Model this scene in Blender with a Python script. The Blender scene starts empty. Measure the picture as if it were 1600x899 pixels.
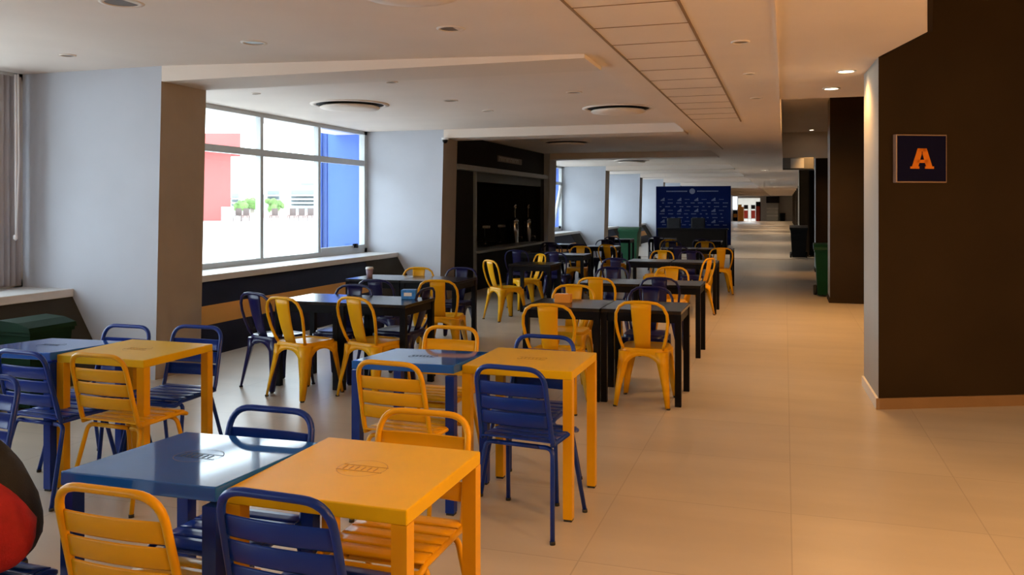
import bpy, bmesh, math, random
from mathutils import Vector, Matrix
random.seed(7)
PI = math.pi
S = bpy.context.scene
COL = S.collection

# ------------------------------------------------------------------ camera
F = 1320.0; TH = math.radians(17.9); HOR = 323.0; H = 1.57
cam = bpy.data.cameras.new('camera'); camo = bpy.data.objects.new('camera', cam); COL.objects.link(camo)
camo.location = (0, 0, H); camo.rotation_euler = (PI/2, 0, TH)
cam.sensor_width = 36; cam.lens = 36*F/1600; cam.shift_y = -(449.5-HOR)/1600
cam.clip_start = .05; cam.clip_end = 600
S.camera = camo
# ------------------------------------------------------------------ look, sky
S.view_settings.view_transform = 'Standard'; S.view_settings.look = 'None'
S.view_settings.gamma = 1; S.view_settings.exposure = 0.65
S.view_settings.use_curve_mapping = False
w = bpy.data.worlds.new('sky'); S.world = w; w.use_nodes = True
nt = w.node_tree; bg = nt.nodes['Background']
tc = nt.nodes.new('ShaderNodeTexCoord'); nz = nt.nodes.new('ShaderNodeTexNoise'); nz.inputs['Scale'].default_value = 2.5
rp = nt.nodes.new('ShaderNodeValToRGB')
rp.color_ramp.elements[0].color = (.74, .87, 1, 1); rp.color_ramp.elements[1].color = (.88, .95, 1, 1)
nt.links.new(tc.outputs['Generated'], nz.inputs['Vector']); nt.links.new(nz.outputs['Fac'], rp.inputs['Fac'])
nt.links.new(rp.outputs['Color'], bg.inputs['Color'])
bg.inputs['Strength'].default_value = 4.3
WARM = (1.0, .52, .17); WARM2 = (1.0, .74, .48)
LAMP_NEAR = 75; LAMP_CORR = 22; LAMP_FAR = 190; PEND_FILL = 85

def P(px, py, h):
    """point at height h seen at a pixel of the 1600x899 photograph"""
    z = F*(H-h)/(py-HOR); x = (px-800)/F*z
    return Vector((x*math.cos(TH)-z*math.sin(TH), x*math.sin(TH)+z*math.cos(TH), h))
def Q(px, z):
    x = (px-800)/F*z
    return (x*math.cos(TH)-z*math.sin(TH), x*math.sin(TH)+z*math.cos(TH))

# ------------------------------------------------------------------ materials
MATS = {}
def mat(name, color, rough=.5, metal=0, spec=.5, emit=None, noise=0, nscale=8, bump=0, bscale=40, coat=0):
    if name in MATS: return MATS[name]
    m = bpy.data.materials.new(name); m.use_nodes = True; t = m.node_tree
    b = t.nodes['Principled BSDF']
    b.inputs['Base Color'].default_value = (*color, 1); b.inputs['Roughness'].default_value = rough
    b.inputs['Metallic'].default_value = metal; b.inputs['Specular IOR Level'].default_value = spec
    if coat: b.inputs['Coat Weight'].default_value = coat; b.inputs['Coat Roughness'].default_value = .08
    if emit: b.inputs['Emission Color'].default_value = (*emit[0], 1); b.inputs['Emission Strength'].default_value = emit[1]
    co = t.nodes.new('ShaderNodeTexCoord')
    if noise:
        n = t.nodes.new('ShaderNodeTexNoise'); n.inputs['Scale'].default_value = nscale; n.inputs['Detail'].default_value = 5
        r = t.nodes.new('ShaderNodeValToRGB')
        r.color_ramp.elements[0].position = .3; r.color_ramp.elements[1].position = .7
        r.color_ramp.elements[0].color = (*[c*(1-noise) for c in color], 1)
        r.color_ramp.elements[1].color = (*[min(1, c*(1+noise)) for c in color], 1)
        t.links.new(co.outputs['Object'], n.inputs['Vector']); t.links.new(n.outputs['Fac'], r.inputs['Fac'])
        t.links.new(r.outputs['Color'], b.inputs['Base Color'])
    if bump:
        n2 = t.nodes.new('ShaderNodeTexNoise'); n2.inputs['Scale'].default_value = bscale
        bp = t.nodes.new('ShaderNodeBump'); bp.inputs['Strength'].default_value = bump; bp.inputs['Distance'].default_value = .005
        t.links.new(co.outputs['Object'], n2.inputs['Vector']); t.links.new(n2.outputs['Fac'], bp.inputs['Height'])
        t.links.new(bp.outputs['Normal'], b.inputs['Normal'])
    MATS[name] = m; return m

M_ceil = mat('ceiling_paint', (.86, .76, .69), .75, spec=.2, noise=.03, nscale=1.2)
M_beam = mat('beam_paint', (.80, .71, .64), .7, spec=.2)
M_col = mat('column_paint', (.50, .53, .60), .6, spec=.25, noise=.03, nscale=2)
M_colend = mat('column_end_paint', (.36, .31, .265), .7, spec=.2, noise=.05, nscale=3)  # shade of the column end faces put into a darker, browner colour
M_sill = mat('sill_stone', (.62, .61, .60), .4, noise=.04, nscale=6)
M_navywall = mat('navy_wall', (.004, .005, .018), .6, spec=.15)
M_orangewall = mat('orange_wall', (.55, .24, .02), .6)
M_taupe = mat('taupe_wall', (.040, .036, .030), .9, spec=.1, noise=.08, nscale=3)
M_brown = mat('brown_wall', (.030, .018, .008), .75, spec=.12, noise=.12, nscale=1.5)
M_pale = mat('pale_wall', (.36, .35, .32), .6, noise=.04, nscale=2)
M_base = mat('baseboard_paint', (.80, .74, .64), .45)
M_alu = mat('aluminium', (.52, .55, .56), .4, metal=.2, noise=.03)
M_blue = mat('blue_enamel', (.012, .105, .45), .06, spec=.5, noise=.04, nscale=5)
M_bluec = mat('blue_chair_enamel', (.002, .027, .26), .28, spec=.35, noise=.05, nscale=9)
M_yel = mat('yellow_enamel', (.72, .355, .003), .32, spec=.25, noise=.05, nscale=5)
M_yelt = mat('yellow_tabletop', (.72, .43, .003), .36, spec=.2, noise=.04, nscale=4)
M_navy = mat('navy_metal', (.006, .006, .060), .28, spec=.4, noise=.05)
M_black = mat('black_laminate', (.010, .010, .012), .20, spec=.6, noise=.2, nscale=12)
M_blackm = mat('black_metal', (.004, .004, .006), .4, spec=.15)
M_rubber = mat('rubber', (.02, .018, .015), .7)
M_dark = mat('dark_recess', (.005, .005, .006), .8)
M_kiosk = mat('kiosk_board', (.008, .006, .005), .6, spec=.15, noise=.15, nscale=3)
M_steel = mat('steel', (.55, .55, .55), .22, metal=1, noise=.04)
M_grey = mat('grey_metal', (.34, .36, .36), .45, metal=.3, noise=.05)
M_white = mat('white_plastic', (.78, .78, .78), .5, noise=.02)
M_green = mat('green_plastic', (.010, .10, .045), .45, noise=.1, nscale=6)
M_green2 = mat('dark_green_plastic', (.003, .040, .014), .5, spec=.15, noise=.1, nscale=6)
M_binb = mat('black_plastic', (.004, .005, .006), .5, spec=.15, noise=.1)
M_red = mat('red_fabric', (.36, .008, .012), .8, noise=.25, nscale=14, bump=.4, bscale=200)
M_bag = mat('black_fabric', (.009, .009, .012), .8, noise=.3, nscale=10, bump=.4, bscale=200)
M_ink = mat('emblem_ink', (.03, .035, .05), .5)
M_inky = mat('emblem_ink_brown', (.40, .19, .01), .5)
M_lampe = mat('lamp_glow', (1, .8, .6), .5, emit=((1, .80, .55), 14))
M_redwall = mat('red_render', (.50, .11, .10), .8, noise=.05, nscale=.4)
M_bluewall = mat('blue_render', (.075, .165, .60), .7, noise=.08, nscale=.8)
M_bluedk = mat('blue_pilaster', (.04, .09, .30), .7)
M_terr = mat('terrace_concrete', (.72, .70, .67), .9, noise=.05, nscale=.3)
M_cityw = mat('city_wall', (.50, .52, .52), .8, noise=.1, nscale=.3)
M_cityd = mat('city_dark', (.24, .27, .28), .8)
M_leaf = mat('leaves', (.16, .28, .08), .8, noise=.4, nscale=1)
M_banner = mat('banner_cloth', (.003, .012, .085), .8, spec=.1, noise=.08, nscale=3)
M_print = mat('banner_print', (.20, .24, .36), .6)
M_signb = mat('sign_navy', (.004, .004, .028), .7, spec=.08)
M_signo = mat('sign_orange', (.70, .20, .015), .6, spec=.1)
M_signf = mat('sign_frame', (.28, .18, .13), .4, noise=.05)
M_cloth = mat('curtain_cloth', (.42, .42, .47), .85, noise=.08, nscale=3)
M_cord = mat('cord_white', (.75, .73, .76), .6)
M_orangef = mat('orange_panel', (.75, .30, .03), .5)
M_redf = mat('red_panel', (.45, .04, .02), .5)
M_bright = mat('daylit_panel', (.8, .88, .95), .6, emit=((.85, .93, 1), 1.6))
M_brown2 = mat('brown_skirting', (.26, .15, .07), .5, noise=.05)
M_box = mat('snack_box', (.04, .22, .62), .35, noise=.25, nscale=30)

# glass: clear, with Fresnel reflection
M_glass = bpy.data.materials.new('window_glass'); M_glass.use_nodes = True
t = M_glass.node_tree; t.nodes.remove(t.nodes['Principled BSDF'])
tr = t.nodes.new('ShaderNodeBsdfTransparent'); tr.inputs[0].default_value = (.95, .98, .98, 1)
gl = t.nodes.new('ShaderNodeBsdfGlossy'); gl.inputs['Roughness'].default_value = .02
fr = t.nodes.new('ShaderNodeLayerWeight'); fr.inputs['Blend'].default_value = .5
pw = t.nodes.new('ShaderNodeMath'); pw.operation = 'POWER'; pw.inputs[1].default_value = 4
pm = t.nodes.new('ShaderNodeMath'); pm.operation = 'MULTIPLY_ADD'; pm.inputs[1].default_value = .6; pm.inputs[2].default_value = .03
mx = t.nodes.new('ShaderNodeMixShader')
t.links.new(fr.outputs['Facing'], pw.inputs[0]); t.links.new(pw.outputs[0], pm.inputs[0]); t.links.new(pm.outputs[0], mx.inputs[0]); t.links.new(tr.outputs[0], mx.inputs[1]); t.links.new(gl.outputs[0], mx.inputs[2])
t.links.new(mx.outputs[0], t.nodes['Material Output'].inputs[0])

# floor: large polished tiles
M_floor = bpy.data.materials.new('floor_tiles'); M_floor.use_nodes = True
t = M_floor.node_tree; b = t.nodes['Principled BSDF']
co = t.nodes.new('ShaderNodeTexCoord'); mp = t.nodes.new('ShaderNodeMapping'); mp.inputs['Location'].default_value = (.87, -.05, 0)
br = t.nodes.new('ShaderNodeTexBrick'); br.offset = 0; br.inputs['Scale'].default_value = 1
br.inputs['Brick Width'].default_value = .9; br.inputs['Row Height'].default_value = .9
br.inputs['Mortar Size'].default_value = .004; br.inputs['Mortar Smooth'].default_value = .3
br.inputs['Color1'].default_value = (.50, .43, .345, 1); br.inputs['Color2'].default_value = (.46, .395, .32, 1)
br.inputs['Mortar'].default_value = (.37, .31, .245, 1)
n1 = t.nodes.new('ShaderNodeTexNoise'); n1.inputs['Scale'].default_value = 1.6; n1.inputs['Detail'].default_value = 8
m2 = t.nodes.new('ShaderNodeMapping'); m2.inputs['Scale'].default_value = (.6, 2.2, 1)
mr = t.nodes.new('ShaderNodeMapRange'); mr.inputs['To Min'].default_value = .80; mr.inputs['To Max'].default_value = 1.18
ml = t.nodes.new('ShaderNodeMixRGB'); ml.blend_type = 'MULTIPLY'; ml.inputs[0].default_value = 1
t.links.new(co.outputs['Object'], mp.inputs[0]); t.links.new(mp.outputs[0], br.inputs['Vector'])
t.links.new(co.outputs['Object'], m2.inputs[0]); t.links.new(m2.outputs[0], n1.inputs['Vector'])
t.links.new(n1.outputs['Fac'], mr.inputs['Value']); t.links.new(br.outputs['Color'], ml.inputs[1]); t.links.new(mr.outputs[0], ml.inputs[2])
t.links.new(ml.outputs[0], b.inputs['Base Color'])
r2 = t.nodes.new('ShaderNodeMapRange'); r2.inputs['To Min'].default_value = .29; r2.inputs['To Max'].default_value = .31
t.links.new(n1.outputs['Fac'], r2.inputs['Value']); t.links.new(r2.outputs[0], b.inputs['Roughness'])
b.inputs['Specular IOR Level'].default_value = .5

# ------------------------------------------------------------------ mesh helpers
class MB:
    def __init__(s): s.bm = bmesh.new(); s.mats = []; s.cur = 0
    def m(s, material):
        if material not in s.mats: s.mats.append(material)
        s.cur = s.mats.index(material); return s
    def _tag(s, faces, smooth=False):
        for f in faces: f.material_index = s.cur; f.smooth = smooth
    def box(s, x0, x1, y0, y1, z0, z1, bev=0, mtx=None):
        vs = [s.bm.verts.new((x, y, z)) for x in (x0, x1) for y in (y0, y1) for z in (z0, z1)]
        idx = [(0,1,3,2),(4,6,7,5),(0,4,5,1),(2,3,7,6),(0,2,6,4),(1,5,7,3)]
        fs = [s.bm.faces.new([vs[i] for i in q]) for q in idx]
        s._tag(fs)
        if bev:
            es = list({e for f in fs for e in f.edges})
            r = bmesh.ops.bevel(s.bm, geom=es, offset=bev, segments=2, profile=.5, affect='EDGES')
            s._tag(r['faces']); vs = list({v for f in r['faces'] for v in f.verts} | {v for v in vs if v.is_valid})
        if mtx: bmesh.ops.transform(s.bm, matrix=mtx, verts=vs)
        return s
    def prism(s, poly, z0, z1, axis='z'):
        def c(a, b_, h):
            return (a, b_, h) if axis == 'z' else ((a, h, b_) if axis == 'y' else (h, a, b_))
        lo = [s.bm.verts.new(c(a, b_, z0)) for a, b_ in poly]; hi = [s.bm.verts.new(c(a, b_, z1)) for a, b_ in poly]
        n = len(poly); fs = [s.bm.faces.new(lo), s.bm.faces.new(hi)]
        for i in range(n): fs.append(s.bm.faces.new([lo[i], lo[(i+1) % n], hi[(i+1) % n], hi[i]]))
        s._tag(fs); return s
    def tube(s, pts, r, n=8, closed=False, caps=True, r2=None):
        pts = [Vector(p) for p in pts]; N = len(pts); rings = []
        prev = None
        for i, p in enumerate(pts):
            if closed: d = (pts[(i+1) % N]-pts[i-1])
            else: d = (pts[min(i+1, N-1)]-pts[max(i-1, 0)])
            d.normalize()
            if prev is None:
                a = Vector((0, 0, 1)) if abs(d.z) < .9 else Vector((1, 0, 0))
                u = d.cross(a).normalized()
            else:
                u = (prev-d*prev.dot(d)).normalized()
            prev = u; v = d.cross(u)
            rr = r if r2 is None else r+(r2-r)*i/(N-1)
            rings.append([s.bm.verts.new(p+(u*math.cos(2*PI*k/n)+v*math.sin(2*PI*k/n))*rr) for k in range(n)])
        fs = []
        for i in range(N if closed else N-1):
            A, B = rings[i], rings[(i+1) % N]
            for k in range(n): fs.append(s.bm.faces.new([A[k], A[(k+1) % n], B[(k+1) % n], B[k]]))
        s._tag(fs, True)
        if caps and not closed:
            s._tag([s.bm.faces.new(rings[0]), s.bm.faces.new(rings[-1])])
        return s
    def lathe(s, prof, n=24, c=(0, 0, 0), smooth=True):
        rings = []
        for r, z in prof:
            if r < 1e-6: rings.append([s.bm.verts.new((c[0], c[1], c[2]+z))])
            else: rings.append([s.bm.verts.new((c[0]+r*math.cos(2*PI*k/n), c[1]+r*math.sin(2*PI*k/n), c[2]+z)) for k in range(n)])
        fs = []
        for A, B in zip(rings, rings[1:]):
            for k in range(n):
                a = [A[k % len(A)], A[(k+1) % len(A)]] if len(A) > 1 else [A[0]]
                b_ = [B[(k+1) % len(B)], B[k % len(B)]] if len(B) > 1 else [B[0]]
                if len(a)+len(b_) > 2: fs.append(s.bm.faces.new(a+b_))
        s._tag(fs, smooth); return s
    def grid(s, rows, thick=0, smooth=True, flipn=False):
        """sheet through rows of points, given a thickness"""
        R = [[Vector(p) for p in row] for row in rows]
        nr, nc = len(R), len(R[0])
        def nrm(i, j):
            a = R[min(i+1, nr-1)][j]-R[max(i-1, 0)][j]; b_ = R[i][min(j+1, nc-1)]-R[i][max(j-1, 0)]
            return a.cross(b_).normalized()
        A = [[s.bm.verts.new(R[i][j]) for j in range(nc)] for i in range(nr)]
        fs = [s.bm.faces.new([A[i][j], A[i][j+1], A[i+1][j+1], A[i+1][j]]) for i in range(nr-1) for j in range(nc-1)]
        if thick:
            B = [[s.bm.verts.new(R[i][j]+nrm(i, j)*thick) for j in range(nc)] for i in range(nr)]
            fs += [s.bm.faces.new([B[i][j], B[i+1][j], B[i+1][j+1], B[i][j+1]]) for i in range(nr-1) for j in range(nc-1)]
            ed = []
            for j in range(nc-1):
                ed.append([A[0][j], B[0][j], B[0][j+1], A[0][j+1]]); ed.append([A[-1][j], A[-1][j+1], B[-1][j+1], B[-1][j]])
            for i in range(nr-1):
                ed.append([A[i][0], A[i+1][0], B[i+1][0], B[i][0]]); ed.append([A[i][-1], B[i][-1], B[i+1][-1], A[i+1][-1]])
            e = [s.bm.faces.new(q) for q in ed]; s._tag(e)
        s._tag(fs, smooth); return s
    def build(s, name, parent=None, m=None):
        if m is not None and not s.mats: s.mats = [m]
        bmesh.ops.recalc_face_normals(s.bm, faces=s.bm.faces)
        me = bpy.data.meshes.new(name); s.bm.to_mesh(me); s.bm.free()
        for x in s.mats: me.materials.append(x)
        o = bpy.data.objects.new(name, me); COL.objects.link(o)
        if parent: o.parent = parent
        return o

def struct(o): o['kind'] = 'structure'; return o
def tag(o, label, cat, group=None):
    o['label'] = label; o['category'] = cat
    if group: o['group'] = group
    return o
def thing(name, label, cat, loc=(0, 0, 0), rz=0, group=None):
    o = bpy.data.objects.new(name, None); COL.objects.link(o); o.empty_display_size = .1
    o.location = loc; o.rotation_euler = (0, 0, rz); return tag(o, label, cat, group)
def dup(root, loc, rz, label, group=None):
    r = root.copy(); COL.objects.link(r); r.location = loc; r.rotation_euler = (0, 0, rz); r['label'] = label
    if group: r['group'] = group
    def rec(src, dst):
        for ch in [c for c in bpy.data.objects if c.parent == src]:
            c = ch.copy(); COL.objects.link(c); c.parent = dst; rec(ch, c)
    rec(root, r); return r
def arcpts(c, a, b_, r, t0, t1, n=6):
    """points of an arc in the plane of unit vectors a, b_"""
    c, a, b_ = Vector(c), Vector(a), Vector(b_)
    return [c+a*r*math.cos(t0+(t1-t0)*i/n)+b_*r*math.sin(t0+(t1-t0)*i/n) for i in range(n+1)]
def roundpath(pts, r, n=5, closed=False):
    pts = [Vector(p) for p in pts]; N = len(pts); out = []
    for i, p in enumerate(pts):
        if not closed and i in (0, N-1): out.append(p); continue
        a, c = pts[i-1], pts[(i+1) % N]
        u, v = (a-p), (c-p); rr = min(r, u.length*.48, v.length*.48); u.normalize(); v.normalize()
        s0, s1 = p+u*rr, p+v*rr
        for k in range(n+1):
            q = k/n; out.append(s0*(1-q)**2+p*2*q*(1-q)+s1*q*q)
    return out

# ================================================================== SETTING
BAY = 6.62; C0 = 6.28; CT = .62
XE = -5.38           # end faces of the window columns
XS = -1.45           # edge of the coffers
ZC, ZB, ZL, ZR, TOP = 2.84, 2.70, 2.73, 3.36, 3.6
YB, YF = -6.0, 96.0
struct(MB().box(-7.6, 6.0, YB-.3, YF+25, -.2, 0).build('floor', m=M_floor))
# expansion joint across the far floor
pj = P(1200, 405, 0)
struct(MB().box(-5.3, .65, pj.y-.06, pj.y+.06, 0, .004).build('trim_1', m=M_brown2))

# ceilings: low slab over the corridor, raised slab, coffers
c = MB().m(M_ceil)
c.prism([(XS, YB), (.62, YB), (.62, 4.26), (.90, 6.18), (.69, 7.1), (.66, 8.0), (2.6, 8.9), (2.6, 9.6), (XS, 9.6)], ZL, TOP)
c.box(XS, -.05, 9.6, 21.5, ZL, TOP)
c.box(-.05, 2.6, 9.6, 21.5, ZR, TOP)
c.box(XS, 2.6, 21.5, YF, ZL, TOP)
c.box(-7.6, XS, YB, YF, ZC, TOP)
c.prism([(-5.4, ZC+.001), (XS+.001, ZL+.001), (XS+.001, ZC+.02), (-5.4, ZC+.02)], YB, C0, axis='y')
struct(c.build('ceiling'))
# thin seam between warm corridor ceiling and seating ceiling
struct(MB().box(-.062, -.05, 3.0, 9.6, ZL-.012, ZL).build('trim_2', m=M_ceil))
k = 0
ys = C0-2*BAY
while ys < YF:
    if ys > YB-1:
        struct(MB().box(XE+.03, XS, max(ys, YB), ys+CT, ZB, ZC+.01).build('ceiling_beam', m=M_beam))
    ys += BAY
# dark raised soffit of the lobby on the right
struct(MB().box(.62, 6.0, YB, 9.2, 3.42, TOP).build('ceiling', m=M_brown))
c = MB().m(M_brown)
e = [(.62, YB), (.62, 4.26), (.90, 6.18), (.69, 7.1)]
for (a, b_) in zip(e, e[1:]):
    d = (Vector(b_)-Vector(a)).normalized(); n_ = Vector((d.y, -d.x))*.03
    c.prism([a, b_, (b_[0]+n_.x, b_[1]+n_.y), (a[0]+n_.x, a[1]+n_.y)], ZL-.001, 3.42)
struct(c.build('trim_3'))
# ceiling access strip: dark shadow gaps along and across
g = MB().m(mat('shadow_gap', (.30, .20, .12), .9))
for x in (-1.19, -.57): g.box(x-.009, x+.009, 1.0, 17.5 if x < -1 else 11.9, ZL-.004, ZL+.001)
y = 3.0
while y < 11.8:
    g.box(-1.19, -.57, y-.006, y+.006, ZL-.003, ZL+.001); y += .60
struct(g.build('trim_4'))

# window side: columns, lower walls, sills, windows
def xe(z): return XE+.03-.07*(1-z/2.8)
def column(y0):
    c = MB(); xl = -7.07 if y0 < 7 else -6.86
    c.m(M_col).prism([(xl, 0), (xe(0), 0), (xe(ZC), ZC), (xl, ZC)], y0, y0+CT, axis='y')
    o = c.build('column')
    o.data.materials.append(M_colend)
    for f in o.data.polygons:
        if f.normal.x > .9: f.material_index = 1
    return struct(o)
nwin = 0
def window(y0, y1, xw, n, sash=False):
    global nwin; nwin += 1
    f = MB().m(M_alu); z0, z1 = .80, 2.84; zt = 2.30
    f.box(xw-.05, xw+.05, y0, y1, z0, z0+.07); f.box(xw-.05, xw+.05, y0, y1, z1-.06, z1)
    f.box(xw-.045, xw+.045, y0, y1, zt-.045, zt+.045)
    f.box(xw-.05, xw+.05, y0, y0+.06, z0, z1); f.box(xw-.05, xw+.05, y1-.10, y1, z0, z1)
    for i in range(1, n):
        y = y0+(y1-.04-y0)*i/n; f.box(xw-.04, xw+.04, y-.035, y+.035, z0, z1)
    f.box(xw-.03, xw+.055, y1-.04-(y1-y0)/n+.03, y1-.09, z0+.07, z0+.13)
    o = struct(f.build('window_%d' % nwin))
    MB().box(xw-.006, xw+.006, y0+.06, y1-.10, z0+.07, z1-.06).build('glass', o, M_glass)
    if n == 4:
        y = y1-.45
        MB().box(xw+.055, xw+.085, y-.07, y+.05, z0+.13, z0+.16).box(xw+.055, xw+.11, y-.03, y+.02, z0+.09, z0+.15).build('handle', o, M_blackm)
    if sash:
        s_ = MB().m(M_white); ya, yb = y1-1.45, y1-.12
        q = [(xw+.03, zt-.06), (xw-.22, .95)]
        for yy in (ya, yb): s_.tube([(q[0][0], yy, q[0][1]), (q[1][0], yy, q[1][1])], .05, 6)
        s_.tube([(q[1][0], ya, q[1][1]), (q[1][0], yb, q[1][1])], .035, 6)
        s_.build('open_sash', o)
    return o
def lowwall(y0, y1, xs):
    xt, xb = xs, xs+.44
    X = lambda z: xb+(xt-xb)*z/.72
    c = MB()
    for z0, z1, m_ in ((0, .29, M_navywall), (.29, .48, M_orangewall), (.48, .725, M_navywall)):
        c.m(m_).prism([(-7.45, z0), (X(z0), z0), (X(z1), z1), (-7.45, z1)], y0, y1, axis='y')
    struct(c.build('wall_left'))
    struct(MB().m(M_taupe).prism([(-7.4, 0), (xb+.006, 0), (xt+.006, .724), (-7.4, .724)], y1-1.15, y1-.001, axis='y').build('wall_left'))
    struct(MB().box(-7.45, xs+.02, y0, y1, .725, .80, .006).build('window_sill', m=M_sill))
for k in range(-2, 8):
    y0 = C0+k*BAY
    if y0 > YB: column(y0)
    a, b_ = y0+CT, y0+BAY
    if k == 1:        # serving kiosk bay, built below
        continue
    if k < 7:
        a = max(a, YB)
        if b_ <= a: continue
        xs, xw = (-6.37, -7.02) if k == -1 else (-6.19, -6.80)
        lowwall(a, b_, xs)
        window(a, b_, xw, 4, sash=(k == 2))
struct(MB().box(-7.6, xe(0), C0+7*BAY+CT, YF, 0, ZC).build('wall_left', m=M_col))
struct(MB().box(-7.6, 6.0, YB-.2, YB, 0, TOP).build('wall_back', m=M_pale))
struct(MB().box(5.9, 6.1, YB, 9.2, 0, TOP).build('wall_right', m=M_brown))
struct(MB().box(2.5, 2.7, 9.0, YF, 0, TOP).build('wall_right', m=M_brown))

# right side pillars
pa = [(.69, 7.1), (6.0, 9.47), (6.0, 10.0), (2.6, 8.9), (.66, 8.0)]
o = struct(MB().m(M_brown).prism(pa, 0, 3.42).build('wall_pillar'))
# make the left cheek pale
o.data.materials.append(M_pale)
for f in o.data.polygons:
    if f.normal.x < -.9 and f.center.x < .75: f.material_index = 1
c = MB().m(M_base)
c.prism([(.69, 7.1), (.66, 8.0), (.642, 8.0), (.672, 7.085)], 0, .085)
struct(c.build('baseboard_corridor'))
d = Vector((6.0-.69, 9.47-7.1)).normalized(); n_ = Vector((d.y, -d.x))*.018
struct(MB().prism([(.672, 7.085), (.69, 7.1), (6.0, 9.47), (6.0+n_.x, 9.47+n_.y), (.69+n_.x, 7.1+n_.y)], 0, .085).build('baseboard_lobby', m=M_brown2))
def rpillar(y0, x0=.70, x1=2.5, dp=.75, h=ZR, m_=M_brown):
    o = MB().m(m_).box(x0, x1, y0, y0+dp, 0, h).build('wall_pillar'); o.data.materials.append(M_pale)
    for f in o.data.polygons:
        if f.normal.x < -.9: f.material_index = 1
    struct(o)
    struct(MB().box(x0-.015, x1, y0-.015, y0+dp, 0, .085).build('baseboard_corridor', m=M_brown))
for y0, h in ((14.7, ZR), (21.52, ZL), (28.9, ZL), (36, ZL), (43, ZL), (50, ZL), (57, ZL), (64, ZL), (71, ZL), (78, ZL), (85, ZL)):
    rpillar(y0, h=h)
rpillar(27.9, x0=.42, x1=.72, dp=.9, h=ZL)

# ------------------------------------------------------------------ kiosk in the third bay
ya, yb = C0+BAY+CT, C0+2*BAY
kx = -5.50
kr = thing('serving_kiosk', 'dark serving kiosk with grey-framed hatch built between two window columns', 'kiosk', (kx, ya, 0))
yo = 14.75
c = MB().m(M_kiosk)
L = yb-ya
c.box(-.10, 0, 0, yo-ya-.02, 0, ZC); c.box(-.10, 0, L-.30, L, 0, ZC)
c.box(-.10, 0, yo-ya-.02, L-.30, 2.28, ZC); c.box(-.10, 0, yo-ya-.02, L-.30, 0, .70)
c.build('front_board', kr)
MB().m(M_dark).box(-1.9, -1.8, 0, L, 0, ZC).box(-1.8, -.1, 0, .04, 0, ZC).box(-1.8, -.1, L-.04, L, 0, ZC).box(-1.8, -.1, .04, L-.04, ZC-.03, ZC).build('recess', kr)
MB().m(M_grey).box(-.05, .16, .05, L-.18, 2.22, 2.31).build('shutter_box', kr)
MB().m(mat('shutter_slats', (.10, .11, .11), .5, metal=.3)).box(-.05, .02, yo-ya, L-.35, 2.04, 2.22).build('rolled_shutter', kr)
MB().m(M_grey).box(0, .05, yo-ya-.06, yo-ya, 0, 2.22).build('post', kr)
MB().m(M_grey).box(-.35, .12, yo-ya-.05, L-.22, .70, .745, .006).build('counter', kr)
MB().m(mat('back_counter', (.012, .016, .028), .3)).box(-1.75, -.36, .1, L-.1, 0, .72).build('back_counter', kr)
sg = MB().m(mat('kiosk_sign', (.20, .18, .17), .5)).box(0, .02, 2.55, 4.15, 2.48, 2.60).build('sign', kr)
lt = MB().m(mat('kiosk_letters', (.50, .48, .46), .5))
yy = 2.62
for wd in (.13, .10, .14, .06, .12, .12, .08, .13, .11):
    lt.box(.02, .024, yy, yy+.025, 2.50, 2.58); lt.box(.02, .024, yy, yy+wd, 2.555, 2.58)
    lt.box(.02, .024, yy+wd-.025, yy+wd, 2.50, 2.58); yy += wd+.035
lt.build('lettering', sg)
def tap(px, hy, label, big):
    # stands on the back counter
    z = 16.2+(px-757)*.042
    X_, Y_ = Q(px, z)
    X_ = (-5.95 if px < 815 else -5.80) if big else -6.45
    # slide along the ray to the counter line
    tt = (px-800)/F; Y_ = X_*(math.cos(TH)+tt*math.sin(TH))/(tt*math.cos(TH)-math.sin(TH))
    r = thing('drink_dispenser' if big else 'tap', label, 'dispenser' if big else 'tap', (X_, Y_, .72), 0, 'dispensers on the kiosk back counter')
    if big:
        MB().m(M_steel).lathe([(0, 0), (.13, 0), (.13, .02), (.10, .03), (.10, .50), (.105, .52), (.07, .58), (0, .60)], 16).build('body', r)
        MB().m(M_steel).lathe([(.02, .60), (.02, .80), (.05, .82), (.05, .90), (0, .93)], 12).build('column', r)
        MB().m(M_steel).tube(roundpath([(.10, 0, .16), (.18, 0, .16), (.18, 0, .10)], .03), .012).build('spout', r)
    else:
        MB().m(M_steel).lathe([(.05, 0), (.05, .02), (.02, .03), (.02, .38), (0, .38)], 12).build('stem', r)
        MB().m(M_white).box(-.03, .12, -.06, .06, .36, .42, .01).build('tap_head', r)
tap(757, 347, 'short tap nearest the grey post inside the dark kiosk', False)
tap(781, 347, 'short tap second from the post inside the dark kiosk', False)
tap(804, 325, 'tall steel drink dispenser, left one inside the dark kiosk', True)
tap(825, 325, 'tall steel drink dispenser, right one inside the dark kiosk', True)

# ------------------------------------------------------------------ far end of the corridor
ZF = 98.0
def fx(px): return Q(px, ZF)[0]
def farbox(px0, px1, y0p, y1p, m_, dy=0, th=.3):
    """upright slab on the end wall; pixel columns/rows converted at the wall's distance"""
    x0, x1 = fx(px0), fx(px1)
    z0, z1 = H-(y1p-HOR)*ZF/F, H-(y0p-HOR)*ZF/F
    x0, x1, z0 = x0, x1, max(z0, 0)
    return (x0, x1, YF+.9-dy-th, YF+.9-dy, z0, z1)
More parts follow.
